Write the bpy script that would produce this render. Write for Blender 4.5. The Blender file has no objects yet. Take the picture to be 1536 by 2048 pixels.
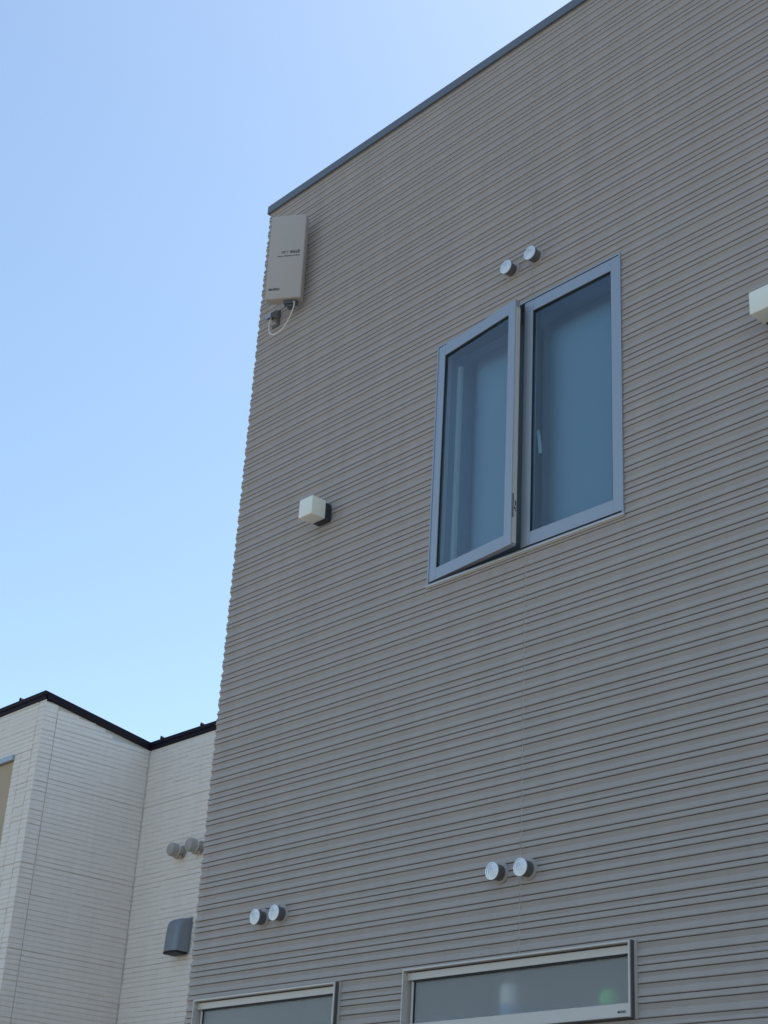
import bpy, bmesh, math, random
from mathutils import Vector, Matrix

random.seed(7)
C = bpy.context.scene.collection
S = bpy.context.scene
R = math.radians

# ------------------------------------------------------------------ camera
# eye at the origin height (z = 0), wall of the grey house is the plane y = 0,
# the ground lies 1.5 m below the eye.
cam = bpy.data.cameras.new('camera')
cam.sensor_fit = 'VERTICAL'
cam.sensor_height = 24.0
cam.sensor_width = 18.0
cam.lens = 36.62
cam.clip_start = 0.05
cam.clip_end = 2000
cam_o = bpy.data.objects.new('camera', cam)
C.objects.link(cam_o)
rx = Vector((0.67188, 0.73863, 0.05478))
ry = -Vector((-0.28974, 0.33019, -0.89835))
rz = -Vector((-0.68163, 0.58771, 0.43586))
m3 = Matrix((rx, ry, rz)).transposed()
cam_o.matrix_world = Matrix.Translation((0, -4.75, 0)) @ m3.to_4x4()
S.camera = cam_o

# ------------------------------------------------------------------ light
SUN_EL = 61.0
SUN_DIR = Vector((-0.01 * math.cos(R(SUN_EL)), 1.0 * math.cos(R(SUN_EL)), math.sin(R(SUN_EL)))).normalized()
w = bpy.data.worlds.new('World')
S.world = w
w.use_nodes = True
nt = w.node_tree
bg = nt.nodes['Background']
sky = nt.nodes.new('ShaderNodeTexSky')
sky.sky_type = 'NISHITA'
sky.sun_disc = False
sky.sun_elevation = R(SUN_EL)
sky.sun_rotation = math.atan2(SUN_DIR.x, SUN_DIR.y)
sky.air_density = 1.0
sky.dust_density = 1.0
sky.ozone_density = 0.8
# slight cyan white balance of the whole sky
wb = nt.nodes.new('ShaderNodeMix')
wb.data_type = 'RGBA'
wb.blend_type = 'MULTIPLY'
wb.inputs[0].default_value = 1.0
wb.inputs[7].default_value = (0.98, 1.035, 1.0, 1)
nt.links.new(sky.outputs[0], wb.inputs[6])
nt.links.new(wb.outputs[2], bg.inputs[0])
bg.inputs[1].default_value = 0.10

sun = bpy.data.lights.new('sun', 'SUN')
sun.energy = 3.5
sun.angle = R(0.5)
sun.color = (1.0, 0.95, 0.87)
sun_o = bpy.data.objects.new('sun', sun)
C.objects.link(sun_o)
sun_o.rotation_euler = (-SUN_DIR).to_track_quat('-Z', 'Y').to_euler()
sun_o.location = (0, 0, 30)

S.view_settings.view_transform = 'Standard'
S.view_settings.look = 'None'
S.view_settings.exposure = 1.14
S.view_settings.gamma = 1.0
S.view_settings.use_curve_mapping = False
S.render.engine = 'CYCLES'
S.cycles.max_bounces = 12
S.cycles.transparent_max_bounces = 16


# ------------------------------------------------------------------ materials
def mat(name, col, rough=0.6, metal=0.0, bump=0.0, bscale=200.0, var=0.0, vscale=3.0, spec=0.5, streak=0.0):
    m = bpy.data.materials.new(name)
    m.use_nodes = True
    n = m.node_tree.nodes
    l = m.node_tree.links
    p = n['Principled BSDF']
    p.inputs['Base Color'].default_value = (*col, 1)
    p.inputs['Roughness'].default_value = rough
    p.inputs['Metallic'].default_value = metal
    p.inputs['Specular IOR Level'].default_value = spec
    geo = n.new('ShaderNodeNewGeometry')
    if var > 0:
        t = n.new('ShaderNodeTexNoise')
        t.inputs['Scale'].default_value = vscale
        t.inputs['Detail'].default_value = 6
        t.inputs['Roughness'].default_value = 0.65
        l.new(geo.outputs['Position'], t.inputs['Vector'])
        ramp = n.new('ShaderNodeMix')
        ramp.data_type = 'RGBA'
        ramp.inputs[6].default_value = (*[c * (1 - var) for c in col], 1)
        ramp.inputs[7].default_value = (*[min(1, c * (1 + var)) for c in col], 1)
        l.new(t.outputs['Fac'], ramp.inputs[0])
        out = ramp.outputs[2]
        if streak > 0:
            mp = n.new('ShaderNodeMapping')
            mp.inputs['Scale'].default_value = (9, 9, 0.55)
            l.new(geo.outputs['Position'], mp.inputs['Vector'])
            t2 = n.new('ShaderNodeTexNoise')
            t2.inputs['Scale'].default_value = 1.3
            t2.inputs['Detail'].default_value = 5
            l.new(mp.outputs[0], t2.inputs['Vector'])
            cr = n.new('ShaderNodeMapRange')
            cr.inputs[1].default_value = 0.35
            cr.inputs[2].default_value = 0.7
            cr.inputs[3].default_value = 1.0
            cr.inputs[4].default_value = 1.0 - streak
            l.new(t2.outputs['Fac'], cr.inputs[0])
            mu = n.new('ShaderNodeMix')
            mu.data_type = 'RGBA'
            mu.blend_type = 'MULTIPLY'
            mu.inputs[0].default_value = 1.0
            l.new(out, mu.inputs[6])
            l.new(cr.outputs[0], mu.inputs[7])
            out = mu.outputs[2]
        l.new(out, p.inputs['Base Color'])
    if bump > 0:
        t = n.new('ShaderNodeTexNoise')
        t.inputs['Scale'].default_value = bscale
        t.inputs['Detail'].default_value = 3
        l.new(geo.outputs['Position'], t.inputs['Vector'])
        b = n.new('ShaderNodeBump')
        b.inputs['Strength'].default_value = bump
        b.inputs['Distance'].default_value = 0.002
        l.new(t.outputs['Fac'], b.inputs['Height'])
        l.new(b.outputs[0], p.inputs['Normal'])
    return m


def glass_mat(name, tint):
    m = bpy.data.materials.new(name)
    m.use_nodes = True
    n = m.node_tree.nodes
    l = m.node_tree.links
    n.remove(n['Principled BSDF'])
    out = n['Material Output']
    fr = n.new('ShaderNodeFresnel')
    fr.inputs['IOR'].default_value = 1.5
    tr = n.new('ShaderNodeBsdfTransparent')
    tr.inputs[0].default_value = (*tint, 1)
    gl = n.new('ShaderNodeBsdfGlossy')
    gl.inputs['Roughness'].default_value = 0.02
    mx = n.new('ShaderNodeMixShader')
    # two panes of a sealed unit: about twice one surface's reflection, counted once on the outer side
    ge = n.new('ShaderNodeNewGeometry')
    a = n.new('ShaderNodeMath')
    a.operation = 'SUBTRACT'
    a.inputs[0].default_value = 1.0
    l.new(ge.outputs['Backfacing'], a.inputs[1])
    c = n.new('ShaderNodeMath')
    c.operation = 'MULTIPLY'
    l.new(fr.outputs[0], c.inputs[0])
    l.new(a.outputs[0], c.inputs[1])
    d = n.new('ShaderNodeMath')
    d.operation = 'MULTIPLY'
    d.use_clamp = True
    d.inputs[1].default_value = 2.3
    l.new(c.outputs[0], d.inputs[0])
    l.new(d.outputs[0], mx.inputs[0])
    l.new(tr.outputs[0], mx.inputs[1])
    l.new(gl.outputs[0], mx.inputs[2])
    l.new(mx.outputs[0], out.inputs[0])
    return m


def frosted_mat(name, col, rough, diff):
    m = bpy.data.materials.new(name)
    m.use_nodes = True
    n = m.node_tree.nodes
    l = m.node_tree.links
    p = n['Principled BSDF']
    p.inputs['Base Color'].default_value = (*col, 1)
    p.inputs['Roughness'].default_value = rough
    p.inputs['IOR'].default_value = 1.45
    p.inputs['Transmission Weight'].default_value = 1.0
    d = n.new('ShaderNodeBsdfDiffuse')
    d.inputs[0].default_value = (*col, 1)
    mx = n.new('ShaderNodeMixShader')
    mx.inputs[0].default_value = diff
    l.new(p.outputs[0], mx.inputs[1])
    l.new(d.outputs[0], mx.inputs[2])
    l.new(mx.outputs[0], n['Material Output'].inputs[0])
    return m


M = {
    'siding': mat('grey_fibre_cement', (0.455, 0.392, 0.347), 0.75, bump=0.25, bscale=420, var=0.055, vscale=5, streak=0.07),
    'sealant': mat('sealant', (0.49, 0.425, 0.375), 0.7, var=0.05, vscale=20),
    'backing': mat('wall_backing', (0.40, 0.355, 0.32), 0.8),
    'plate': mat('grey_plastic_plate', (0.16, 0.155, 0.15), 0.6),
    'strip_dark': mat('dark_strip', (0.10, 0.095, 0.092), 0.7),
    'coping': mat('blue_grey_steel', (0.155, 0.175, 0.20), 0.5, 0.1, var=0.08, vscale=6),
    'white_siding': mat('white_stone_siding', (0.86, 0.77, 0.675), 0.8, bump=0.5, bscale=90, var=0.05, vscale=4, streak=0.04),
    'white_joint': mat('white_joint', (0.66, 0.595, 0.52), 0.8),
    'dark_metal': mat('dark_brown_metal', (0.012, 0.008, 0.014), 0.7, 0.0, spec=0.2, var=0.15, vscale=8),
    'alu': mat('silver_aluminium', (0.40, 0.42, 0.45), 0.38, 0.5, bump=0.03, bscale=60, var=0.03, vscale=9),
    'alu_light': mat('pale_aluminium', (0.64, 0.585, 0.53), 0.5, 0.2, var=0.04, vscale=8),
    'gasket': mat('black_gasket', (0.012, 0.013, 0.016), 0.6),
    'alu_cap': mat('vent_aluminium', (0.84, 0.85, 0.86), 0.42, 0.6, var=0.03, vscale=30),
    'cap_body_shade': mat('vent_aluminium_painted_shade', (0.20, 0.19, 0.185), 0.42, 0.6, var=0.06, vscale=30),  # vent aluminium with the shade on its sides put into the colour
    'frame_shade': mat('inner_frame_painted_shade', (0.085, 0.085, 0.09), 0.6),  # frame metal darkened in colour to stand for shade
    'glass': glass_mat('window_glass', (0.84, 0.93, 0.94)),
    'blind': mat('pale_blue_curtain', (0.285, 0.375, 0.485), 0.8, var=0.03, vscale=8),
    'frost': frosted_mat('frosted_glass', (0.97, 0.98, 0.97), 0.30, 0.14),
    'room': mat('room_wall', (0.62, 0.60, 0.57), 0.8, var=0.02, vscale=3),
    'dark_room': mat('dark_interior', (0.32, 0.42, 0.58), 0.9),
    'opal': mat('opal_glass', (0.95, 0.92, 0.79), 0.35, var=0.02, vscale=10),
    'lamp_base': mat('dark_grey_painted_metal', (0.045, 0.05, 0.06), 0.4, 0.3, var=0.05, vscale=20),
    'antenna': mat('beige_grey_plastic', (0.52, 0.45, 0.39), 0.55, var=0.03, vscale=7, bump=0.05, bscale=300),
    'antenna_dark': mat('dark_plastic', (0.10, 0.10, 0.105), 0.5),
    'print': mat('printed_ink', (0.075, 0.075, 0.08), 0.6),
    'cable': mat('cream_cable', (0.85, 0.80, 0.68), 0.5),
    'hood_grey': mat('steel_hood', (0.25, 0.27, 0.295), 0.5, 0.4, var=0.10, vscale=6),
    'vent_beige': mat('beige_vent_plastic', (0.40, 0.36, 0.325), 0.6, var=0.04, vscale=15),
    'beige_shade': mat('tan_screen', (0.50, 0.385, 0.265), 0.9, var=0.06, vscale=4),
    'handle': mat('white_handle', (0.55, 0.58, 0.60), 0.35),
    'bottle': mat('white_bottle_plastic', (0.90, 0.90, 0.86), 0.35),
    'bottle_blue': mat('blue_label', (0.22, 0.42, 0.70), 0.45),
    'green': mat('green_sponge', (0.22, 0.92, 0.20), 0.8),
    'ground': mat('ground_dry_earth', (0.128, 0.122, 0.114), 0.9, bump=0.6, bscale=40, var=0.2, vscale=1.5),
    'roof': mat('roof_metal', (0.014, 0.012, 0.015), 0.85, 0.0, spec=0.15),
}


# ------------------------------------------------------------------ builders
def link(name, me, m, parent=None):
    o = bpy.data.objects.new(name, me)
    if m is not None:
        me.materials.append(m)
    C.objects.link(o)
    if parent is not None:
        o.parent = parent
    return o


def tag(o, label, cat=None, group=None, kind=None):
    if label:
        o['label'] = label
    if cat:
        o['category'] = cat
    if group:
        o['group'] = group
    if kind:
        o['kind'] = kind
    return o


def empty(name, loc, label, cat, group=None, rz=0.0):
    o = bpy.data.objects.new(name, None)
    o.location = loc
    o.rotation_euler = (0, 0, rz)
    o.empty_display_size = 0.1
    C.objects.link(o)
    return tag(o, label, cat, group)


class MB:
    """collects shapes into one mesh"""

    def __init__(self):
        self.v, self.f, self.mi = [], [], []

    def poly(self, pts, mi=0):
        b = len(self.v)
        self.v += [tuple(p) for p in pts]
        self.f.append(list(range(b, b + len(pts))))
        self.mi.append(mi)

    def box(self, x0, x1, y0, y1, z0, z1, mi=0):
        b = len(self.v)
        self.v += [(x, y, z) for z in (z0, z1) for y in (y0, y1) for x in (x0, x1)]
        for q in ((0, 2, 3, 1), (4, 5, 7, 6), (0, 1, 5, 4), (2, 6, 7, 3), (0, 4, 6, 2), (1, 3, 7, 5)):
            self.f.append([b + i for i in q])
            self.mi.append(mi)

    def sweep(self, rings, close=True, caps=True, mi=0):
        """rings: equal-length point lists"""
        b = len(self.v)
        n = len(rings[0])
        for r in rings:
            self.v += [tuple(p) for p in r]
        for i in range(len(rings) - 1):
            for j in range(n if close else n - 1):
                k = (j + 1) % n
                self.f.append([b + i * n + j, b + i * n + k, b + (i + 1) * n + k, b + (i + 1) * n + j])
                self.mi.append(mi)
        if caps:
            self.f.append([b + j for j in range(n)][::-1])
            self.mi.append(mi)
            self.f.append([b + (len(rings) - 1) * n + j for j in range(n)])
            self.mi.append(mi)

    def lathe(self, prof, n=28, axis='Y', c=(0, 0, 0), mi=0):
        """prof: (radius, height along the axis)"""
        rings = []
        for r, h in prof:
            ring = []
            for j in range(n):
                a = 2 * math.pi * j / n
                u, v_ = r * math.cos(a), r * math.sin(a)
                ring.append((c[0] + u, c[1] + h, c[2] + v_) if axis == 'Y' else (c[0] + u, c[1] + v_, c[2] + h))
            rings.append(ring)
        self.sweep(rings, True, True, mi)

    def tube(self, pts, r, n=8, mi=0):
        pts = [Vector(p) for p in pts]
        rings = []
        for i, p in enumerate(pts):
            t = (pts[min(i + 1, len(pts) - 1)] - pts[max(i - 1, 0)]).normalized()
            a = t.cross(Vector((0.3, 0.9, 0.31))).normalized()
            b = t.cross(a)
            rings.append([p + r * (a * math.cos(2 * math.pi * k / n) + b * math.sin(2 * math.pi * k / n)) for k in range(n)])
        self.sweep(rings, True, True, mi)

    def build(self, name, m, parent=None, bevel=0.0, smooth=False, segs=2):
        me = bpy.data.meshes.new(name)
        me.from_pydata(self.v, [], self.f)
        ms = m if isinstance(m, (list, tuple)) else [m]
        for k in ms:
            me.materials.append(k)
        me.polygons.foreach_set('material_index', self.mi)
        bm = bmesh.new()
        bm.from_mesh(me)
        bmesh.ops.remove_doubles(bm, verts=bm.verts, dist=1e-6)
        bmesh.ops.recalc_face_normals(bm, faces=bm.faces)
        if bevel > 0:
            es = [e for e in bm.edges if len(e.link_faces) == 2 and e.calc_face_angle(0) > 0.5]
            bmesh.ops.bevel(bm, geom=es, offset=bevel, segments=segs, affect='EDGES', profile=0.5, clamp_overlap=True)
        bm.to_mesh(me)
        bm.free()
        if smooth:
            me.shade_smooth()
            try:
                me.set_sharp_from_angle(angle=R(35))
            except Exception:
                pass
        return link(name, me, None, parent)


def bezier(pts, n=10):
    """Catmull-Rom through the points"""
    P = [Vector(p) for p in pts]
    P = [P[0] * 2 - P[1]] + P + [P[-1] * 2 - P[-2]]
    out = []
    for i in range(1, len(P) - 2):
        for k in range(n):
            t = k / n
            a, b, c, d = P[i - 1:i + 3]
            out.append(0.5 * ((2 * b) + (c - a) * t + (2 * a - 5 * b + 4 * c - d) * t * t + (3 * b - a - 3 * c + d) * t ** 3))
    out.append(P[-2])
    return out


def text(name, body, size, m, parent, loc, rot, align='LEFT', bold=0.0, sx=1.0):
    cu = bpy.data.curves.new(name, 'FONT')
    cu.body = body
    cu.size = size
    cu.align_x = align
    cu.extrude = 0.0004
    cu.offset = bold
    tmp = bpy.data.objects.new('lettering_outline', cu)
    C.objects.link(tmp)
    dg = bpy.context.evaluated_depsgraph_get()
    me = bpy.data.meshes.new_from_object(tmp.evaluated_get(dg))
    bpy.data.objects.remove(tmp)
    me.materials.clear()
    me.materials.append(m)
    o = bpy.data.objects.new(name, me)
    o.location = loc
    o.rotation_euler = rot
    o.scale = (sx, 1, 1)
    o.parent = parent
    C.objects.link(o)
    return o


# ------------------------------------------------------------------ ground
GZ = -1.5
g = MB()
g.poly([(-500, -500, GZ), (500, -500, GZ), (500, 500, GZ), (-500, 500, GZ)])
tag(g.build('ground', M['ground']), 'dry earth ground around the two houses', None, None, 'structure')

# ================================================================== GREY HOUSE
XL, XR, YB = -6.815, 2.2, 8.0
SEAM, SEAM2 = -4.503, -1.48
ZTOP = 6.086
house = empty('grey_house', (XL, 0, GZ), 'two-storey house clad in grey ribbed horizontal siding with flat roof', 'house')
house_inv = Matrix.Translation((-XL, 0, -GZ))


def attach(o):
    """parents an object modelled in world coordinates"""
    o.parent = house
    o.matrix_parent_inverse = house_inv
    return o


# window openings in the cladding: x0, x1, z0, z1
WIN_UP = (-5.152, -3.917, 2.996, 4.372)
WIN_R = (-5.170, -3.900, 0.900, 1.182)
WIN_L = (-6.716, -5.622, 0.893, 1.168)
WINS = [WIN_UP, WIN_R, WIN_L]

PITCH = 0.2253
OFFS = [0.048, 0.073, 0.120, 0.161, 0.188, 0.220]
GRV = sorted([k * PITCH + o for k in range(-8, 29) for o in OFFS])
GAP = 0.0032
YBACK = 0.016


def band_profile(zb, zt):
    """front outline of one rib from top to bottom: (z, y); y grows into the wall"""
    h = zt - zb
    t = zt - GAP
    d = lambda x: x
    if h > 0.038:
        k = 0.40 if h > 0.050 else 0.35
        pts = [(t, 0.0046), (t - 0.0010, 0.0022), (t - k * h, 0.0022 + 0.34 * k * h), (t - k * h - 0.0010, 0.0002 + 0.34 * k * h),
               (zb + 0.0030, 0.0), (zb, 0.0020)]
    elif 0.030 < h:
        pts = [(t, 0.0050), (t - 0.0010, 0.0028), (t - 0.40 * h, 0.0068), (t - 0.40 * h - 0.001, 0.0052),
               (zb + 0.0028, 0.0003), (zb, 0.0022)]
    else:
        pts = [(t, 0.0042), (t - 0.0015, 0.0022), (t - 0.5 * h, 0.0014), (zb + 0.0026, 0.0004), (zb, 0.0022)]
    return pts


def clip_profile(pts, lo, hi):
    out = []
    for i, (z, y) in enumerate(pts):
        if i:
            z0, y0 = pts[i - 1]
            for lim in (hi, lo):
                if (z0 - lim) * (z - lim) < 0:
                    t = (z0 - lim) / (z0 - z)
                    out.append((lim, y0 + (y - y0) * t))
        if lo <= z <= hi:
            out.append((z, y))
    return out


def board_mesh(mb, prof, x0, x1):
    ring = [(z, y) for z, y in prof]
    ring = ring + [(ring[-1][0], YBACK), (ring[0][0], YBACK)]
    mb.sweep([[(x, y, z) for z, y in ring] for x in (x0, x1)])


def pieces(zb, zt, x0, x1):
    """splits one rib between x0 and x1 at the window openings"""
    prof = band_profile(zb, zt)
    top, bot = prof[0][0], prof[-1][0]
    cuts = [(x0, x1, prof)]
    for wx0, wx1, wz0, wz1 in WINS:
        nxt = []
        for a, b, p in cuts:
            if b <= wx0 or a >= wx1 or bot >= wz1 or top <= wz0:
                nxt.append((a, b, p))
                continue
            if a < wx0 - 0.004:
                nxt.append((a, wx0, p))
            if b > wx1 + 0.004:
                nxt.append((wx1, b, p))
            m0, m1 = max(a, wx0), min(b, wx1)
            if top > wz1 + 0.002:
                q = clip_profile(p, wz1, 99)
                if len(q) > 1:
                    nxt.append((m0, m1, q))
            if bot < wz0 - 0.002:
                q = clip_profile(p, -99, wz0)
                if len(q) > 1:
                    nxt.append((m0, m1, q))
        cuts = nxt
    return cuts


CORNER = XL + 0.068
VISIBLE_Z = 0.835
low = MB()
far = MB()
for i in range(len(GRV) - 1):
    zb, zt = GRV[i], GRV[i + 1]
    if zt < GZ + 0.35 or zb > ZTOP - 0.004:
        continue
    if zt > ZTOP:
        zt = ZTOP + GAP
    for a, b in ((CORNER + 0.0015, SEAM - 0.0012), (SEAM + 0.0012, SEAM2)):
        for p0, p1, prof in pieces(zb, zt, a, b):
            if zt > VISIBLE_Z:
                mb = MB()
                board_mesh(mb, prof, p0, p1)
                attach(mb.build('siding_board', M['siding']))
            else:
                board_mesh(low, prof, p0, p1)
    board_mesh(far, band_profile(zb, zt), SEAM2 + 0.003, XR)
tag(attach(low.build('siding', M['siding'])), 'grey ribbed siding below the lower windows', None, None, 'stuff')
tag(attach(far.build('siding', M['siding'])), 'grey ribbed siding on the right part of the wall', None, None, 'stuff')

# outside-corner pieces, mitred round the corner; one for each storey-high length
brk = [GZ + 0.35, 1.75, 4.2, 7.0]
for z0, z1 in zip(brk, brk[1:]):
    mb = MB()
    for i in range(len(GRV) - 1):
        zb, zt = GRV[i], GRV[i + 1]
        if not (z0 <= zb < z1) or zb > ZTOP - 0.004 or zt < GZ + 0.35:
            continue
        zt = min(zt, ZTOP + GAP)
        prof = band_profile(zb, zt)
        ring = prof + [(prof[-1][0], 0.02), (prof[0][0], 0.02)]
        mb.sweep([[(CORNER, y, z) for z, y in ring],
                  [(XL + y * 1.0, y, z) for z, y in ring],
                  [(XL + y, 0.068, z) for z, y in ring]])
    attach(mb.build('corner_trim', M['siding']))
# side wall round the corner
mb = MB()
for i in range(len(GRV) - 1):
    zb, zt = GRV[i], GRV[i + 1]
    if zt < GZ + 0.35 or zb > ZTOP - 0.004:
        continue
    zt = min(zt, ZTOP + GAP)
    ring = band_profile(zb, zt)
    ring = ring + [(ring[-1][0], YBACK), (ring[0][0], YBACK)]
    mb.sweep([[(XL + y, Y, z) for z, y in ring] for Y in (0.071, YB)])
tag(attach(mb.build('siding', M['siding'])), 'grey ribbed siding on the side wall round the corner', None, None, 'stuff')

# wall body behind the cladding, with openings
mb = MB()


def wall_with_holes(mb, x0, x1, z0, z1, y0, y1, holes):
    xs = sorted({x0, x1, *[h[0] for h in holes], *[h[1] for h in holes]})
    zs = sorted({z0, z1, *[h[2] for h in holes], *[h[3] for h in holes]})
    for a, b in zip(xs, xs[1:]):
        run = None
        for c, d in zip(zs, zs[1:]):
            cx, cz = (a + b) / 2, (c + d) / 2
            if any(h[0] < cx < h[1] and h[2] < cz < h[3] for h in holes):
                if run:
                    mb.box(a, b, y0, y1, *run)
                run = None
            else:
                run = (run[0], d) if run else (c, d)
        if run:
            mb.box(a, b, y0, y1, *run)


wall_with_holes(mb, XL + 0.019, XR, GZ, ZTOP - 0.002, 0.0135, 0.10, WINS)
mb.box(XL + 0.0135, XL + 0.10, 0.101, YB, GZ, ZTOP - 0.002)
mb.box(XR - 0.1, XR, 0.101, YB, GZ, ZTOP - 0.002)
mb.box(XL + 0.101, XR - 0.101, YB - 0.1, YB, GZ, ZTOP - 0.002)
mb.box(XL + 0.101, XR - 0.101, 0.101, YB - 0.101, 5.75, 5.9)
mb.box(XL + 0.101, XR - 0.101, 0.101, YB - 0.101, 1.55, 1.8)
attach(mb.build('wall', M['backing']))
mb = MB()
mb.box(XL + 0.0, XR, 0.004, 0.0134, GZ, GZ + 0.345)
attach(mb.build('plinth', M['sealant']))
for c, d in ((GZ + 0.36, 0.9), (1.182, 2.985), (4.376, ZTOP - 0.004)):
    mb = MB()
    mb.box(SEAM - 0.0030, SEAM + 0.0030, 0.0042, 0.0134, c, d)
    attach(mb.build('sealant_joint', M['sealant']))

# coping along the top of the wall
mb = MB()
prof = [(-0.014, ZTOP - 0.004), (-0.011, ZTOP + 0.0), (-0.011, ZTOP + 0.056), (0.0, ZTOP + 0.061), (0.16, ZTOP + 0.052), (0.16, ZTOP - 0.004)]
mb.sweep([[(x, y, z) for y, z in prof] for x in (XL - 0.011, XR)])
prof2 = [(XL - 0.011, ZTOP - 0.004), (XL - 0.011, ZTOP + 0.056), (XL, ZTOP + 0.061), (XL + 0.16, ZTOP + 0.052), (XL + 0.16, ZTOP - 0.004)]
mb.sweep([[(x, Y, z) for x, z in prof2] for Y in (0.161, YB)])
attach(mb.build('coping', M['coping']))

# --------------------------------------------------------------- casement window
cw = bpy.data.objects.new('casement_window', None)
cw.location = (-4.5345, 0, 2.996)
cw['label'] = 'silver window of two tall casements, the left sash ajar'
C.objects.link(cw)
attach(cw)
cw_inv = Matrix.Translation((4.5345, 0, -2.996))


def sub(o, p=None, inv=None):
    o.parent = p or cw
    o.matrix_parent_inverse = inv or cw_inv
    return o


x0, x1, z0, z1 = WIN_UP
mb = MB()
# outer frame: thin lip round the opening plus jambs going back
lip = 0.0095
for (a, b, c, d) in ((x0, x0 + lip, z0, z1), (x1 - lip, x1, z0, z1), (x0 + lip, x1 - lip, z1 - lip, z1), (x0 + lip, x1 - lip, z0, z0 + 0.0135)):
    mb.box(a, b, -0.006, 0.10, c, d)
sub(mb.build('frame', M['alu']))
mb = MB()
mb.box(x0 - 0.004, x1 + 0.006, -0.013, -0.0065, z0 - 0.003, z0 + 0.0045)
mb.box(x0 - 0.002, x1 + 0.004, -0.0064, 0.0, z0 - 0.0075, z0 - 0.0005)
sub(mb.build('sill', M['alu_light'], bevel=0.001))
mb = MB()
mb.box(-4.625, -4.517, 0.034, 0.098, z0 + 0.014, z1 - 0.010)  # post widened and painted dark so the sash gap looks shaded
sub(mb.build('mullion', M['frame_shade']))
mb = MB()
mb.box(x0 + 0.0305, -4.626, 0.034, 0.098, z0 + 0.014, z0 + 0.088)  # added dark rail, hides the curtain so the bottom gap looks shaded
sub(mb.build('gap_shade_rail', M['frame_shade']))
mb = MB()
mb.box(x0 + 0.0305, -4.626, 0.034, 0.098, z1 - 0.050, z1 - 0.010)  # matching dark rail at the top, shade put into its colour
sub(mb.build('gap_shade_rail', M['frame_shade']))
mb = MB()
mb.box(-4.516, x1 - 0.012, 0.006, 0.020, z0 + 0.0138, z0 + 0.0242)
sub(mb.build('gasket', M['gasket']))
mb = MB()
mb.box(x0 + 0.0098, x0 + 0.030, 0.040, 0.075, z0 + 0.014, z1 - 0.010)
mb.box(x0 + 0.072, x0 + 0.094, 0.078, 0.098, z0 + 0.10, z1 - 0.12)
sub(mb.build('inner_stop', M['handle']))


def sash(width, height, hinge_left, stile_l, stile_r, top, bot, latch):
    """sash in its own coordinates: x from 0, z from 0, outer face at y = 0"""
    T = 0.031
    f = MB()
    f.box(0, stile_l, 0, T, 0, height)
    f.box(width - stile_r, width, 0, T, 0, height)
    f.box(stile_l + 0.0004, width - stile_r - 0.0004, 0.0006, T, height - top, height)
    f.box(stile_l + 0.0004, width - stile_r - 0.0004, 0.0006, T, 0, bot)
    fo = f.build('sash', M['alu'], bevel=0.0012)
    p = MB()
    p.box(stile_l - 0.004, width - stile_r + 0.004, 0.012, 0.017, bot - 0.004, height - top + 0.004)
    po = p.build('pane', M['glass'])
    gk = MB()
    gx0, gx1, gz0, gz1, q = stile_l, width - stile_r, bot, height - top, 0.0045
    gk.box(gx0, gx0 + q, 0.004, 0.0115, gz0, gz1)
    gk.box(gx1 - q, gx1, 0.004, 0.0115, gz0, gz1)
    gk.box(gx0 + q, gx1 - q, 0.004, 0.0115, gz1 - 0.007, gz1)
    gk.box(gx0 + q, gx1 - q, 0.004, 0.0115, gz0, gz0 + 0.002)
    go = gk.build('gasket', M['gasket'])
    objs = [fo, po, go]
    if latch:
        e = MB()
        e.box(width + 0.0002, width + 0.0045, 0.006, T - 0.002, 0.010, height - 0.045)
        objs.append(e.build('edge_strip', M['alu_light']))
        e = MB()
        e.box(width + 0.0046, width + 0.0065, 0.009, T - 0.004, 0.155, 0.245)
        e.box(width + 0.0066, width + 0.0078, 0.017, 0.023, 0.200, 0.226, 1)
        e.box(width + 0.0066, width + 0.0078, 0.011, 0.021, 0.183, 0.192, 1)
        e.box(width + 0.0066, width + 0.0078, 0.018, 0.023, 0.172, 0.181, 1)
        e.box(width + 0.0046, width + 0.0060, 0.004, 0.009, 0.138, 0.262, 1)
        objs.append(e.build('latch', [M['alu_light'], M['gasket']]))
    return objs


HS = 1.338
ZS = 3.0205
# fixed right sash
for o in sash(0.604, HS, False, 0.055, 0.052, 0.063, 0.067, False):
    o.matrix_world = Matrix.Translation((-4.529, -0.004, ZS))
    sub(o)
# opened left sash, hinged on its left edge
OPEN = -R(5.9)
for o in sash(0.612, HS, True, 0.053, 0.052, 0.066, 0.062, True):
    o.matrix_world = Matrix.Translation((-5.1425, -0.003, ZS)) @ Matrix.Rotation(OPEN, 4, 'Z')
    sub(o)
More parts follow.
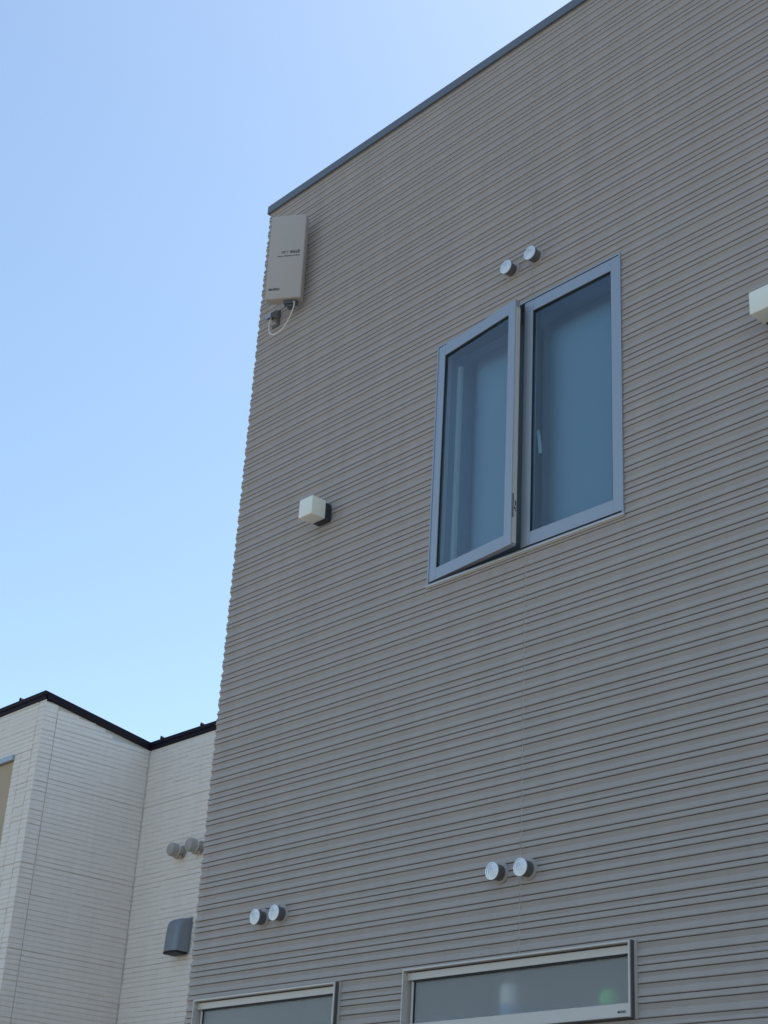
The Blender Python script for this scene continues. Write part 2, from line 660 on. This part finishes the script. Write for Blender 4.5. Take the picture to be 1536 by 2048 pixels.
# inside: reveal, screens and handle
mb = MB()
xi0, xi1, zi0, zi1 = x0 + 0.002, x1 - 0.002, z0 + 0.002, z1 - 0.002
mb.poly([(xi0, 0.101, zi0), (xi0, 0.34, zi0), (xi0, 0.34, zi1), (xi0, 0.101, zi1)])
mb.poly([(xi1, 0.101, zi0), (xi1, 0.34, zi0), (xi1, 0.34, zi1), (xi1, 0.101, zi1)])
mb.poly([(xi0, 0.101, zi1), (xi1, 0.101, zi1), (xi1, 0.34, zi1), (xi0, 0.34, zi1)])
mb.poly([(xi0, 0.101, zi0), (xi1, 0.101, zi0), (xi1, 0.34, zi0), (xi0, 0.34, zi0)])
mb.poly([(xi0, 0.34, zi0), (xi1, 0.34, zi0), (xi1, 0.34, zi1), (xi0, 0.34, zi1)])
sub(mb.build('reveal', M['dark_room']))
for a, b in ((x0 + 0.004, -4.665), (-4.660, x1 - 0.006)):
    mb = MB()
    NX, NZ = 14, 18
    za, zc_ = z0 + 0.006, z1 - 0.006
    sm = lambda t: max(0.0, 1.0 - t) ** 2
    grid = []
    for iz in range(NZ + 1):
        row = []
        for ix in range(NX + 1):
            u, v_ = (ix / NX) ** 1.6, 1 - (1 - iz / NZ) ** 1.0
            x, z = a + (b - a) * u, za + (zc_ - za) * v_
            y = 0.118 + 0.10 * max(sm((x - a - 0.06) / 0.24), sm((zc_ - z) / 0.30))  # edges bent back on purpose, shaped to give a dark gradient
            row.append((x, y, z))
        grid.append(row)
    for iz in range(NZ):
        for ix in range(NX):
            mb.poly([grid[iz][ix], grid[iz][ix + 1], grid[iz + 1][ix + 1], grid[iz + 1][ix]])
    sub(mb.build('curtain', M['blind'], smooth=True))
mb = MB()
hp = bezier([(-4.500, 0.075, 3.655), (-4.490, 0.062, 3.640), (-4.478, 0.058, 3.595), (-4.472, 0.058, 3.545), (-4.473, 0.060, 3.520)], 5)
mb.tube(hp, 0.009, 8)
sub(mb.build('handle', M['handle'], smooth=True))


# --------------------------------------------------------------- slit windows below
def slit_window(win, lettering):
    x0, x1, z0, z1 = win
    cx, cz = (x0 + x1) / 2, z0
    o = bpy.data.objects.new('slit_window', None)
    o.location = (cx, 0, cz)
    C.objects.link(o)
    attach(o)
    inv = Matrix.Translation((-cx, 0, -cz))
    PR = -0.026
    f = MB()
    t = 0.0075
    f.box(x0, x0 + t, PR, 0.095, z0, z1)
    f.box(x1 - t, x1, PR, 0.095, z0, z1)
    f.box(x0 + t, x1 - t, PR, 0.095, z1 - t, z1)
    f.box(x0 + t, x1 - t, PR, 0.095, z0, z0 + t)
    sub(f.build('frame', M['alu_light'], bevel=0.0008), o, inv)
    f = MB()
    f.box(x1 + 0.0002, x1 + 0.0034, PR + 0.006, 0.012, z0 - 0.004, z1 + 0.001)
    f.box(x0 - 0.001, x1, PR + 0.008, 0.012, z0 - 0.004, z0 - 0.0002)
    sub(f.build('side_strip', M['strip_dark']), o, inv)  # dark grey strip over the frame's outer right side and underside
    f = MB()
    f.box(x1 + 0.0043, x1 + 0.016, -0.004, 0.012, z0 - 0.006, z1 + 0.003)
    sub(f.build('sealant_strip', M['sealant']), o, inv)
    a = MB()
    y0, y1 = -0.002, 0.045
    sx0, sx1, sz0, sz1 = x0 + t + 0.0005, x1 - t - 0.0005, z0 + t + 0.0005, z1 - t - 0.0012
    sl, sr, st, sb = 0.030, 0.006, 0.036, 0.044
    a.box(sx0 + 0.016, sx0 + sl, y0 + 0.012, y1, sz0, sz1)
    a.box(sx1 - sr, sx1, y0 - 0.012, y1, sz0, sz1)
    a.box(sx0, sx1 - sr - 0.0004, y0 + 0.0006, y1 - 0.001, sz1 - st, sz1 - 0.0048)
    a.box(sx0 + sl + 0.0004, sx1 - sr - 0.0004, -0.018, y1 - 0.001, sz0, sz0 + sb)
    a.box(sx0, sx0 + 0.0155, y0 + 0.03, y1, sz0, sz1)
    sub(a.build('sash', M['alu_light'], bevel=0.0012), o, inv)
    gk = MB()
    gx0, gx1, gz0, gz1 = sx0 + sl, sx1 - sr, sz0 + sb, sz1 - st
    gk.box(gx0, gx1, y0 + 0.006, y0 + 0.017, gz1 - 0.007, gz1 - 0.0003)
    gk.box(sx0, sx1 - sr - 0.001, y0 + 0.016, y0 + 0.026, sz1 - 0.008, sz1 - 0.0005)
    gk.box(gx0 + 0.0003, gx0 + 0.006, y0 + 0.014, y0 + 0.024, gz0, gz1 - 0.0075)
    sub(gk.build('gasket', M['gasket']), o, inv)
    p = MB()
    p.box(gx0 - 0.003, gx1 + 0.003, y0 + 0.018, y0 + 0.022, gz0 - 0.003, gz1 + 0.003)
    sub(p.build('frosted_pane', M['frost']), o, inv)
    n = MB()
    d = 0.75
    n.poly([(x0 - 0.2, 0.101, z0 - 0.02), (x0 - 0.2, d, z0 - 0.02), (x0 - 0.2, d, z1 + 0.3), (x0 - 0.2, 0.101, z1 + 0.3)])
    n.poly([(x1 + 0.2, 0.101, z0 - 0.02), (x1 + 0.2, d, z0 - 0.02), (x1 + 0.2, d, z1 + 0.3), (x1 + 0.2, 0.101, z1 + 0.3)])
    n.poly([(x0 - 0.2, 0.101, z1 + 0.3), (x1 + 0.2, 0.101, z1 + 0.3), (x1 + 0.2, d, z1 + 0.3), (x0 - 0.2, d, z1 + 0.3)])
    n.poly([(x0 - 0.2, 0.101, z0 - 0.02), (x1 + 0.2, 0.101, z0 - 0.02), (x1 + 0.2, d, z0 - 0.02), (x0 - 0.2, d, z0 - 0.02)])
    n.poly([(x0 - 0.2, d, z0 - 0.02), (x1 + 0.2, d, z0 - 0.02), (x1 + 0.2, d, z1 + 0.3), (x0 - 0.2, d, z1 + 0.3)])
    sub(n.build('room', M['room']), o, inv)
    b = MB()
    b.box(x0 + 0.002, x1 - 0.002, 0.0955, 0.30, z0 - 0.019, z0 + 0.055)
    b.box(x0 + 0.009, x1 - 0.009, 0.046, 0.0954, z0 + 0.010, z0 + 0.055)
    sub(b.build('inner_sill', M['room']), o, inv)
    if lettering:
        tx = text('lettering', 'MADIO', 0.0125, M['print'], o, (0, 0, 0), (0, 0, 0), 'LEFT', 0.0003)
        tx.parent = o
        tx.matrix_parent_inverse = inv
        tx.location = (x1 - 0.067, -0.0188, z0 + 0.0165)
        tx.rotation_euler = (R(90), 0, 0)
    return o


sw = slit_window(WIN_R, True)
sw['label'] = 'wider slit window with a bottle and a green thing behind its frosted glass'
sw2 = slit_window(WIN_L, False)
sw2['label'] = 'slit window by the house corner with plain frosted glass'

# things standing on the inner sill, blurred by the frosted glass
SILL = 0.9555
b = empty('bottle', (-4.632, 0.094, SILL), 'white bottle with blue lower half blurred behind the frosted lower window', 'bottle')
mb = MB()
mb.lathe([(0.038, 0.0), (0.042, 0.006), (0.042, 0.05), (0.042, 0.055)], 24, 'Z')
mb.build('label_band', M['bottle_blue'], b, smooth=True)
mb = MB()
mb.lathe([(0.042, 0.0552), (0.043, 0.06), (0.043, 0.120), (0.036, 0.136), (0.018, 0.142)], 24, 'Z')
mb.build('body', M['bottle'], b, smooth=True)
mb = MB()
mb.lathe([(0.020, 0.1422), (0.020, 0.165), (0.017, 0.169)], 20, 'Z')
mb.build('cap', M['vent_beige'], b, smooth=True)
mb = MB()
prof = []
for k in range(9):
    a = -math.pi / 2 + math.pi * k / 8
    prof.append((max(0.002, 0.044 * math.cos(a)), 0.040 + 0.040 * math.sin(a)))
mb.lathe(prof, 24, 'Z')
go = mb.build('sponge', M['green'], None, smooth=True)
go.location = (-4.102, 0.098, SILL)
tag(go, 'round green sponge blurred behind the right end of the frosted lower window', 'sponge')


# ================================================================== FIXTURES ON THE WALL
def vent_cap():
    """round pipe cap, axis along -y, origin on the wall"""
    root = bpy.data.objects.new('vent_cap', None)
    C.objects.link(root)
    p = MB()
    p.lathe([(0.047, 0.010), (0.047, -0.0005), (0.044, -0.0025), (0.028, -0.0028)], 28)
    p.build('wall_flange', M['siding'], root, smooth=True)
    bd = MB()
    bd.lathe([(0.033, -0.004), (0.033, -0.024), (0.0350, -0.026), (0.0360, -0.046), (0.0360, -0.0485)], 28)
    bo = bd.build('body', M['cap_body_shade'], root, smooth=True)
    f = MB()
    # face: rim and three louvre rings stepping to the centre
    f.lathe([(0.0375, -0.0470), (0.0382, -0.0495), (0.0378, -0.0520), (0.0318, -0.0532), (0.0308, -0.0500)], 32)
    for r0, r1 in ((0.0255, 0.0205), (0.0155, 0.0108)):
        f.lathe([(r0 + 0.0006, -0.0495), (r0, -0.0522), ((r0 + r1) / 2, -0.0530), (r1, -0.0533), (r1 - 0.0006, -0.0495)], 32)
    f.lathe([(0.0068, -0.0495), (0.0064, -0.0530), (0.0040, -0.0540), (0.0005, -0.0542)], 32)
    f.build('louvre_face', M['alu_cap'], root, smooth=True)
    b = MB()
    b.lathe([(0.0345, -0.0486), (0.0345, -0.0494), (0.0005, -0.0496)], 32)
    b.build('louvre_slots', M['gasket'], root)
    return root


def copy_tree(root):
    r = root.copy()
    C.objects.link(r)
    for ch in root.children:
        c = ch.copy()
        C.objects.link(c)
        c.parent = r
    return r


spots = [
    (-4.6236, 4.6025, 'left round silver vent cap above the casement window'),
    (-4.4600, 4.6090, 'right round silver vent cap above the casement window'),
    (-4.6160, 1.5345, 'left round silver vent cap above the wider slit window'),
    (-4.4530, 1.5290, 'right round silver vent cap above the wider slit window'),
    (-6.2360, 1.5255, 'left round silver vent cap above the slit window by the house corner'),
    (-6.0870, 1.5285, 'right round silver vent cap above the slit window by the house corner'),
]
proto = vent_cap()
for i, (x, z, lab) in enumerate(spots):
    o = proto if i == 0 else copy_tree(proto)
    o.location = (x, 0, z)
    o.rotation_euler = (0, R((0, 70, 140, 25, 100, 200)[i]), 0)
    tag(o, lab, 'vent', 'round vent caps on the grey house')


def wall_lamp():
    root = bpy.data.objects.new('wall_lamp', None)
    C.objects.link(root)
    bs = MB()
    bs.box(-0.046, 0.052, -0.045, -0.0005, -0.057, 0.046)
    bo = bs.build('base', M['lamp_base'], root, bevel=0.006, smooth=True)
    s = MB()
    s.lathe([(0.0028, -0.0024), (0.0028, 0.0018)], 10, 'Y')
    so = s.build('screw', M['gasket'], bo)
    so.rotation_euler = (0, 0, R(90))
    so.location = (0.0525, -0.024, -0.004)
    sh = MB()
    sh.box(-0.055, 0.055, -0.141, -0.0455, -0.054, 0.054)
    sh.build('shade', M['opal'], root, bevel=0.0035, smooth=True)
    return root


lamp = wall_lamp()
lamp.location = (-5.993, 0, 3.659)
tag(lamp, 'white cube wall lamp left of the casement window, near the house corner', 'wall lamp', 'cube wall lamps on the grey house')
lamp2 = lamp.copy()
C.objects.link(lamp2)
for ch in lamp.children:
    c = ch.copy()
    C.objects.link(c)
    c.parent = lamp2
    for gch in ch.children:
        q = gch.copy()
        C.objects.link(q)
        q.parent = c
lamp2.location = (-3.073, 0, 3.657)
tag(lamp2, 'white cube wall lamp right of the casement window, cut by the picture edge', 'wall lamp', 'cube wall lamps on the grey house')

# flat panel antenna, turned on its bracket
AY = 0.61
ant = empty('panel_antenna', (-6.398, -0.140, 5.482), 'flat beige television antenna panel mounted under the roof corner', 'antenna', None, AY)
ant.rotation_euler = (R(2.2), 0, AY)
mb = MB()
mb.box(-0.111, 0.111, 0.0, 0.068, -0.297, 0.297)
mb.build('panel', M['antenna'], ant, bevel=0.007, smooth=True, segs=3)
mb = MB()
mb.box(0.000, 0.080, 0.020, 0.062, -0.320, -0.298)
mb.box(0.018, 0.060, 0.030, 0.075, -0.336, -0.3205)
mb.build('connector_box', M['antenna_dark'], ant, bevel=0.003)
mb = MB()
mb.box(-0.03, 0.05, 0.0685, 0.095, -0.20, 0.20)
mb.build('bracket', M['antenna_dark'], ant)
face_rot = (R(90), 0, 0)
text('lettering', 'SKY', 0.026, M['print'], ant, (-0.030, -0.0006, 0.020), face_rot, 'LEFT')
text('lettering', 'WALLIE', 0.0275, M['print'], ant, (0.022, -0.0006, 0.020), face_rot, 'LEFT', 0.0011, 0.66)
text('lettering', 'DIGITAL TERRESTRIAL ANTENNA', 0.0105, M['print'], ant, (-0.053, -0.0006, -0.002), face_rot, 'LEFT', 0.0002, 0.90)
text('lettering', 'MASPRO', 0.0205, M['print'], ant, (-0.092, -0.0006, -0.237), face_rot, 'LEFT', 0.0008, 0.88)
mb = MB()
mb.tube(bezier([(-6.617, -0.046, 5.185), (-6.6175, -0.055, 5.150), (-6.6174, -0.056, 5.112), (-6.610, -0.056, 5.072), (-6.5905, -0.056, 5.049), (-6.5402, -0.058, 5.0268),
                (-6.4557, -0.065, 5.0328), (-6.3877, -0.075, 5.0793), (-6.343, -0.086, 5.125), (-6.330, -0.098, 5.150)], 8), 0.0037, 8)
co = mb.build('antenna_cable', M['cable'], None, smooth=True)
tag(co, 'thin cream cable looping from the antenna to its wall entry hood', 'cable')

# cable entry hood on the wall
eh = empty('cable_entry_hood', (-6.628, 0, 5.20), 'small grey hood over the cable entry below the antenna panel', 'cable hood')
mb = MB()
mb.box(-0.031, 0.036, -0.009, 0.012, -0.062, 0.050)
mb.build('base_plate', M['plate'], eh, bevel=0.004)
mb = MB()
prof = [(-0.0095, 0.046), (-0.030, 0.040), (-0.064, 0.0), (-0.064, -0.024), (-0.058, -0.024), (-0.056, -0.004), (-0.027, 0.031), (-0.0095, 0.036)]
mb.sweep([[(x, y, z) for y, z in prof] for x in (-0.024, 0.026)])
for xa, xb in ((-0.024, -0.020), (0.022, 0.026)):
    pr = [(-0.0095, 0.036), (-0.027, 0.031), (-0.0565, -0.004), (-0.058, -0.023), (-0.0095, -0.002)]
    mb.sweep([[(x, y, z) for y, z in pr] for x in (xa, xb)])
mb.build('hood', M['alu'], eh)
mb = MB()
mb.box(-0.018, 0.022, -0.016, -0.0095, -0.050, 0.010)
mb.build('gland', M['vent_beige'], eh)

# ================================================================== WHITE HOUSE
WX, WA, WC = -15.377, 3.592, 5.073
wh = empty('white_house', (WX, WA, GZ), 'white house with stone-textured siding and dark metal eaves beyond the grey house', 'house')
wh_inv = Matrix.Translation((-WX, -WA, -GZ))


def wat(o):
    o.parent = wh
    o.matrix_parent_inverse = wh_inv
    return o


SL = (5.740 - 5.494) / (WC - WA)                 # roof falls towards the back
rz_ = lambda y: 5.740 - SL * (y - WA)            # top of the roof edge
FH = 0.092                                       # height of the eave boards
JT = 0.918
joints = [5.624 - JT * k for k in range(-1, 8)]
ROW = JT / 17


def split_panel(along, fixed, a0, a1, z0, z1, top=None, name='siding_panel', seed=0, inward=(0, 1)):
    """panel of thin split-stone courses. along='x': lies in y=fixed, along='y': lies in x=fixed.
    top(a): upper limit as a function of the position along."""
    rnd = random.Random(seed)
    mb = MB()
    n = max(1, round((z1 - z0) / ROW))
    hh = (z1 - z0) / n

    def P(a, d, z):
        return (a, fixed + d, z) if along == 'x' else (fixed - d, a, z)
    for r in range(n):
        zb, zt = z0 + r * hh, z0 + (r + 1) * hh
        a = a0
        first = True
        while a < a1 - 1e-6:
            L = rnd.uniform(0.12, 0.55)
            b = min(a1, a + L)
            if a1 - b < 0.06:
                b = a1
            d = rnd.uniform(-0.003, 0.002)
            zt2, zb2 = zt - rnd.uniform(0.0008, 0.0034), zb + rnd.uniform(-0.0008, 0.0008)
            ca, cb = rnd.uniform(0.0012, 0.0048), rnd.uniform(0.0012, 0.0048)
            ha, hb = rnd.uniform(0.006, 0.014), rnd.uniform(0.006, 0.014)
            if top:
                lim = min(top(a), top(b))
                if zb2 >= lim - 0.004:
                    a = b
                    continue
                zt2 = min(zt2, lim)
            tilt = rnd.uniform(0.0, 0.004)
            ring = lambda q: [P(q, d + ca, zt2), P(q, d + tilt, zt2 - ha), P(q, d, zb2 + hb), P(q, d + cb, zb2), P(q, 0.0125, zb2), P(q, 0.0125, zt2)]
            if zt2 - zb2 > 0.009:
                mb.sweep([ring(a), ring(b)])
            a = b
    return wat(mb.build(name, M['white_siding']))


GAPJ = 0.005
k = 0
rows = []
for j in range(len(joints) - 1):
    rows.append((joints[j + 1], joints[j] - GAPJ))
Z_VIS = 1.7
for z0, z1 in rows:
    if z1 < Z_VIS:
        continue
    lim_a = lambda q: 5.660
    lim_b = lambda q: rz_(q) - FH + 0.004
    zz1 = min(z1, 5.70)
    # corner pieces (both faces) and the panels between the joints
    split_panel('x', WA, -15.513, WX + 0.001, z0, z1, lim_a, 'corner_panel', k + 1)
    split_panel('y', WX, WA + 0.001, 3.764, z0, z1, lim_b, 'corner_panel', k + 2)
    split_panel('y', WX, 3.774, WC - 0.012, z0, z1, lim_b, 'siding_panel', k + 3)
    split_panel('x', WC, WX + 0.008, -8.6, z0, z1, lambda q: rz_(WC) - FH + 0.004, 'siding_panel', k + 4)
    # front: beside and above the window
    WZT, WZB = 5.085, 3.30
    if z1 > WZT:
        split_panel('x', WA, -19.0, -15.523, max(z0, WZT), z1, lim_a, 'siding_panel', k + 5)
    lo, hi = max(z0, WZB), min(z1, WZT - GAPJ)
    if hi - lo > 0.05:
        split_panel('x', WA, -15.738, -15.523, lo, hi, None, 'siding_panel', k + 6)
        split_panel('x', WA, -15.900, -15.748, lo, hi, None, 'siding_panel', k + 7)
        split_panel('x', WA, -19.0, -17.60, lo, hi, None, 'siding_panel', k + 8)
    if z0 < WZB:
        split_panel('x', WA, -19.0, -15.523, z0, min(z1, WZB - GAPJ), None, 'siding_panel', k + 9)
    k += 20
# wall body (also shows as the joints)
mb = MB()
wtop = 5.655
mb.box(-21.0, -17.60, WA + 0.012, 12, GZ, wtop - 0.25)
mb.box(-17.60, -15.90, WA + 0.012, 12, GZ, 3.30)
mb.box(-17.60, -15.90, WA + 0.012, 12, 5.085, wtop - 0.02)
mb.box(-17.60, -15.90, WA + 0.40, 12, 3.30, 5.085)
mb.box(-15.90, WX - 0.012, WA + 0.012, 12, GZ, 5.35)
mb.box(-21.0, -17.60, WA + 0.012, WA + 0.1, wtop - 0.25, wtop - 0.02)
mb.box(-15.90, WX - 0.012, WA + 0.012, WA + 0.1, 5.35, wtop - 0.02)
mb.box(WX - 0.0119, -8.4, WC + 0.012, 12, GZ, 5.36)
mb.box(-9.0, -8.42, WC + 0.012, 12, 5.36, 5.38)
# gable wedge under the rake
mb.sweep([[(x, WA + 0.101, 5.35), (x, WC + 0.2, 5.35), (x, WC + 0.2, rz_(WC + 0.2) - FH + 0.01), (x, WA + 0.101, wtop - 0.02)] for x in (-20.9, WX - 0.012)])
wat(mb.build('wall', M['white_joint']))
# lower siding outside the picture
mb = MB()
mb.box(-21.0, WX + 0.0, WA + 0.002, WA + 0.0119, GZ, Z_VIS - 0.9)
mb.box(WX - 0.0118, WX, WA + 0.0121, WC, GZ, Z_VIS - 0.9)
mb.box(WX, -8.4, WC, WC + 0.0119, GZ, Z_VIS - 0.9)
wat(mb.build('lower_wall', M['white_siding']))
# inside-corner seal
mb = MB()
mb.box(WX + 0.0005, WX + 0.0075, WC - 0.011, WC + 0.0005, GZ + 0.4, 5.40)
wat(mb.build('corner_seal', M['white_joint']))

# eave boards: two-tier on the fronts, plain on the rake
OV = 0.018
mb = MB()
y0 = WA - OV
mb.box(-21.2, WX + OV, y0 - 0.012, y0 + 0.03, 5.740 - 0.045, 5.740)
mb.box(-21.2, WX + OV - 0.012, y0, y0 + 0.03, 5.740 - FH, 5.740 - 0.0455)
wat(mb.build('eave_board', M['dark_metal'], bevel=0.002))
mb = MB()
yc = WC - OV
zc = rz_(WC - OV)
mb.box(WX + OV + 0.001, -8.2, yc - 0.012, yc + 0.03, zc - 0.045, zc)
mb.box(WX + OV + 0.001, -8.2, yc, yc + 0.03, zc - FH, zc - 0.0455)
wat(mb.build('eave_board', M['dark_metal'], bevel=0.002))
mb = MB()
ring = lambda y: [(WX + OV, y, rz_(y)), (WX + OV, y, rz_(y) - FH + 0.004), (WX + OV - 0.03, y, rz_(y) - FH + 0.004), (WX + OV - 0.03, y, rz_(y))]
mb.sweep([ring(WA - OV + 0.0305), ring(WC - OV + 0.02)])
wat(mb.build('rake_board', M['dark_metal']))
# roof sheet and its standing ribs
mb = MB()
up = 0.004
mb.poly([(-21.2, WA - OV - 0.01, rz_(WA) + up), (WX + OV, WA - OV - 0.01, rz_(WA) + up), (WX + OV, 12, rz_(12) + up), (-21.2, 12, rz_(12) + up)])
mb.poly([(WX + OV, WC - OV - 0.01, rz_(WC) + up), (-8.2, WC - OV - 0.01, rz_(WC) + up), (-8.2, 12, rz_(12) + up), (WX + OV, 12, rz_(12) + up)])
wat(mb.build('roof', M['roof']))
for x in [-20.74, -19.94, -19.14, -18.34, -17.54, -16.74, -15.94, -15.14, -14.34, -13.54, -12.74, -11.94, -11.14, -10.34, -9.54]:
    ys = (WA if x < WX else WC) - OV - 0.012
    mb = MB()
    mb.sweep([[(x - 0.022, y, rz_(y) + up + 0.0005), (x - 0.010, y, rz_(y) + 0.036), (x + 0.006, y, rz_(y) + 0.036), (x + 0.034, y, rz_(y) + up + 0.0005)] for y in (ys, 11.9)])
    wat(mb.build('roof_rib', M['roof']))

# window on the front
wv = bpy.data.objects.new('window', None)
wv.location = (-16.75, WA, 3.30)
C.objects.link(wv)
wat(wv)
wv_inv = Matrix.Translation((16.75, -WA, -3.30))
mb = MB()
mb.box(-17.60, -15.893, WA - 0.030, WA + 0.09, 5.022, 5.084)
mb.box(-17.60, -17.56, WA - 0.020, WA + 0.09, 3.30, 5.0215)
mb.box(-17.5595, -15.893, WA - 0.020, WA + 0.09, 3.30, 3.345)
sub(mb.build('frame', M['alu'], bevel=0.003), wv, wv_inv)
mb = MB()
mb.box(-17.559, -15.899, WA + 0.075, WA + 0.080, 3.346, 5.021)
sub(mb.build('pane', M['glass']), wv, wv_inv)
mb = MB()
for c, d in ((3.3465, 4.2525), (4.2635, 5.0185)):
    mb.box(-17.556, -15.905, WA + 0.018, WA + 0.0205, c, d)
sub(mb.build('screen_cloth', M['beige_shade']), wv, wv_inv)
mb = MB()
mb.box(-17.556, -15.905, WA + 0.014, WA + 0.022, 4.2527, 4.2633)
sub(mb.build('screen_bar', M['vent_beige']), wv, wv_inv)
mb = MB()
mb.box(-15.9045, -15.8995, WA + 0.012, WA + 0.07, 3.346, 5.021)  # dark strip painting in the shading at the screen's right edge
sub(mb.build('side_strip', M['strip_dark']), wv, wv_inv)


# vents and range hood on its set-back wall
def pipe_vent(loc, label):
    root = empty('vent_cap', loc, label, 'vent', 'beige vent caps on the white house')
    p = MB()
    p.lathe([(0.070, 0.0), (0.070, -0.012), (0.05, -0.014)], 24)
    p.build('wall_flange', M['vent_beige'], root, smooth=True)
    p = MB()
    p.lathe([(0.052, -0.010), (0.052, -0.075), (0.074, -0.080), (0.076, -0.150), (0.066, -0.172), (0.030, -0.182)], 24)
    p.build('body', M['vent_beige'], root, smooth=True)
    p = MB()
    p.lathe([(0.0785, -0.083), (0.080, -0.090), (0.0785, -0.097)], 24)
    p.build('collar', M['white_joint'], root, smooth=True)
    p = MB()
    p.box(-0.045, 0.045, -0.078, -0.030, -0.080, -0.053)
    p.build('drip_lip', M['beige_shade'], root)
    return root


pipe_vent((-14.466, WC - 0.003, 4.060), 'left beige round vent cap on the white house wall')
pipe_vent((-14.120, WC - 0.003, 4.062), 'right beige round vent cap on the white house, beside the grey wall edge')
hd = empty('range_hood', (-14.262, WC - 0.003, 3.115), 'grey steel range hood vent with rounded top on the white house', 'vent hood')
mb = MB()
W2, HH = 0.185, 0.36
rings = []
# side outline: bulges from the wall, rounded top; front corners rounded in plan
prof = [(0.0, 0.0), (0.0, 0.06), (0.0, 0.13), (0.004, 0.18), (0.02, 0.215), (0.05, 0.235)]


def hood_ring(z, depth, wide):
    pts = [(-wide, 0.0, z)]
    for a in range(0, 91, 15):
        t = R(a)
        pts.append((-wide + 0.06 - 0.06 * math.cos(t), -(depth - 0.06 + 0.06 * math.sin(t)), z))
    for a in range(90, -1, -15):
        t = R(a)
        pts.append((wide - 0.06 + 0.06 * math.cos(t), -(depth - 0.06 + 0.06 * math.sin(t)), z))
    pts.append((wide, 0.0, z))
    return pts


for z, dpt in ((0.0, 0.185), (0.10, 0.181), (0.20, 0.175), (0.27, 0.167), (0.305, 0.155), (0.33, 0.135), (0.345, 0.108), (0.35, 0.080)):
    rings.append(hood_ring(z - 0.18, dpt, 0.125))
mb.sweep(rings, True, True)
mb.build('hood', M['hood_grey'], hd, smooth=True)
mb = MB()
mb.box(-0.134, 0.134, -0.012, -0.0005, -0.165, 0.190)
mb.build('flange', M['hood_grey'], hd, bevel=0.003)
mb = MB()
mb.box(-0.112, 0.112, -0.168, -0.015, -0.205, -0.1805)
mb.build('grille', M['gasket'], hd)
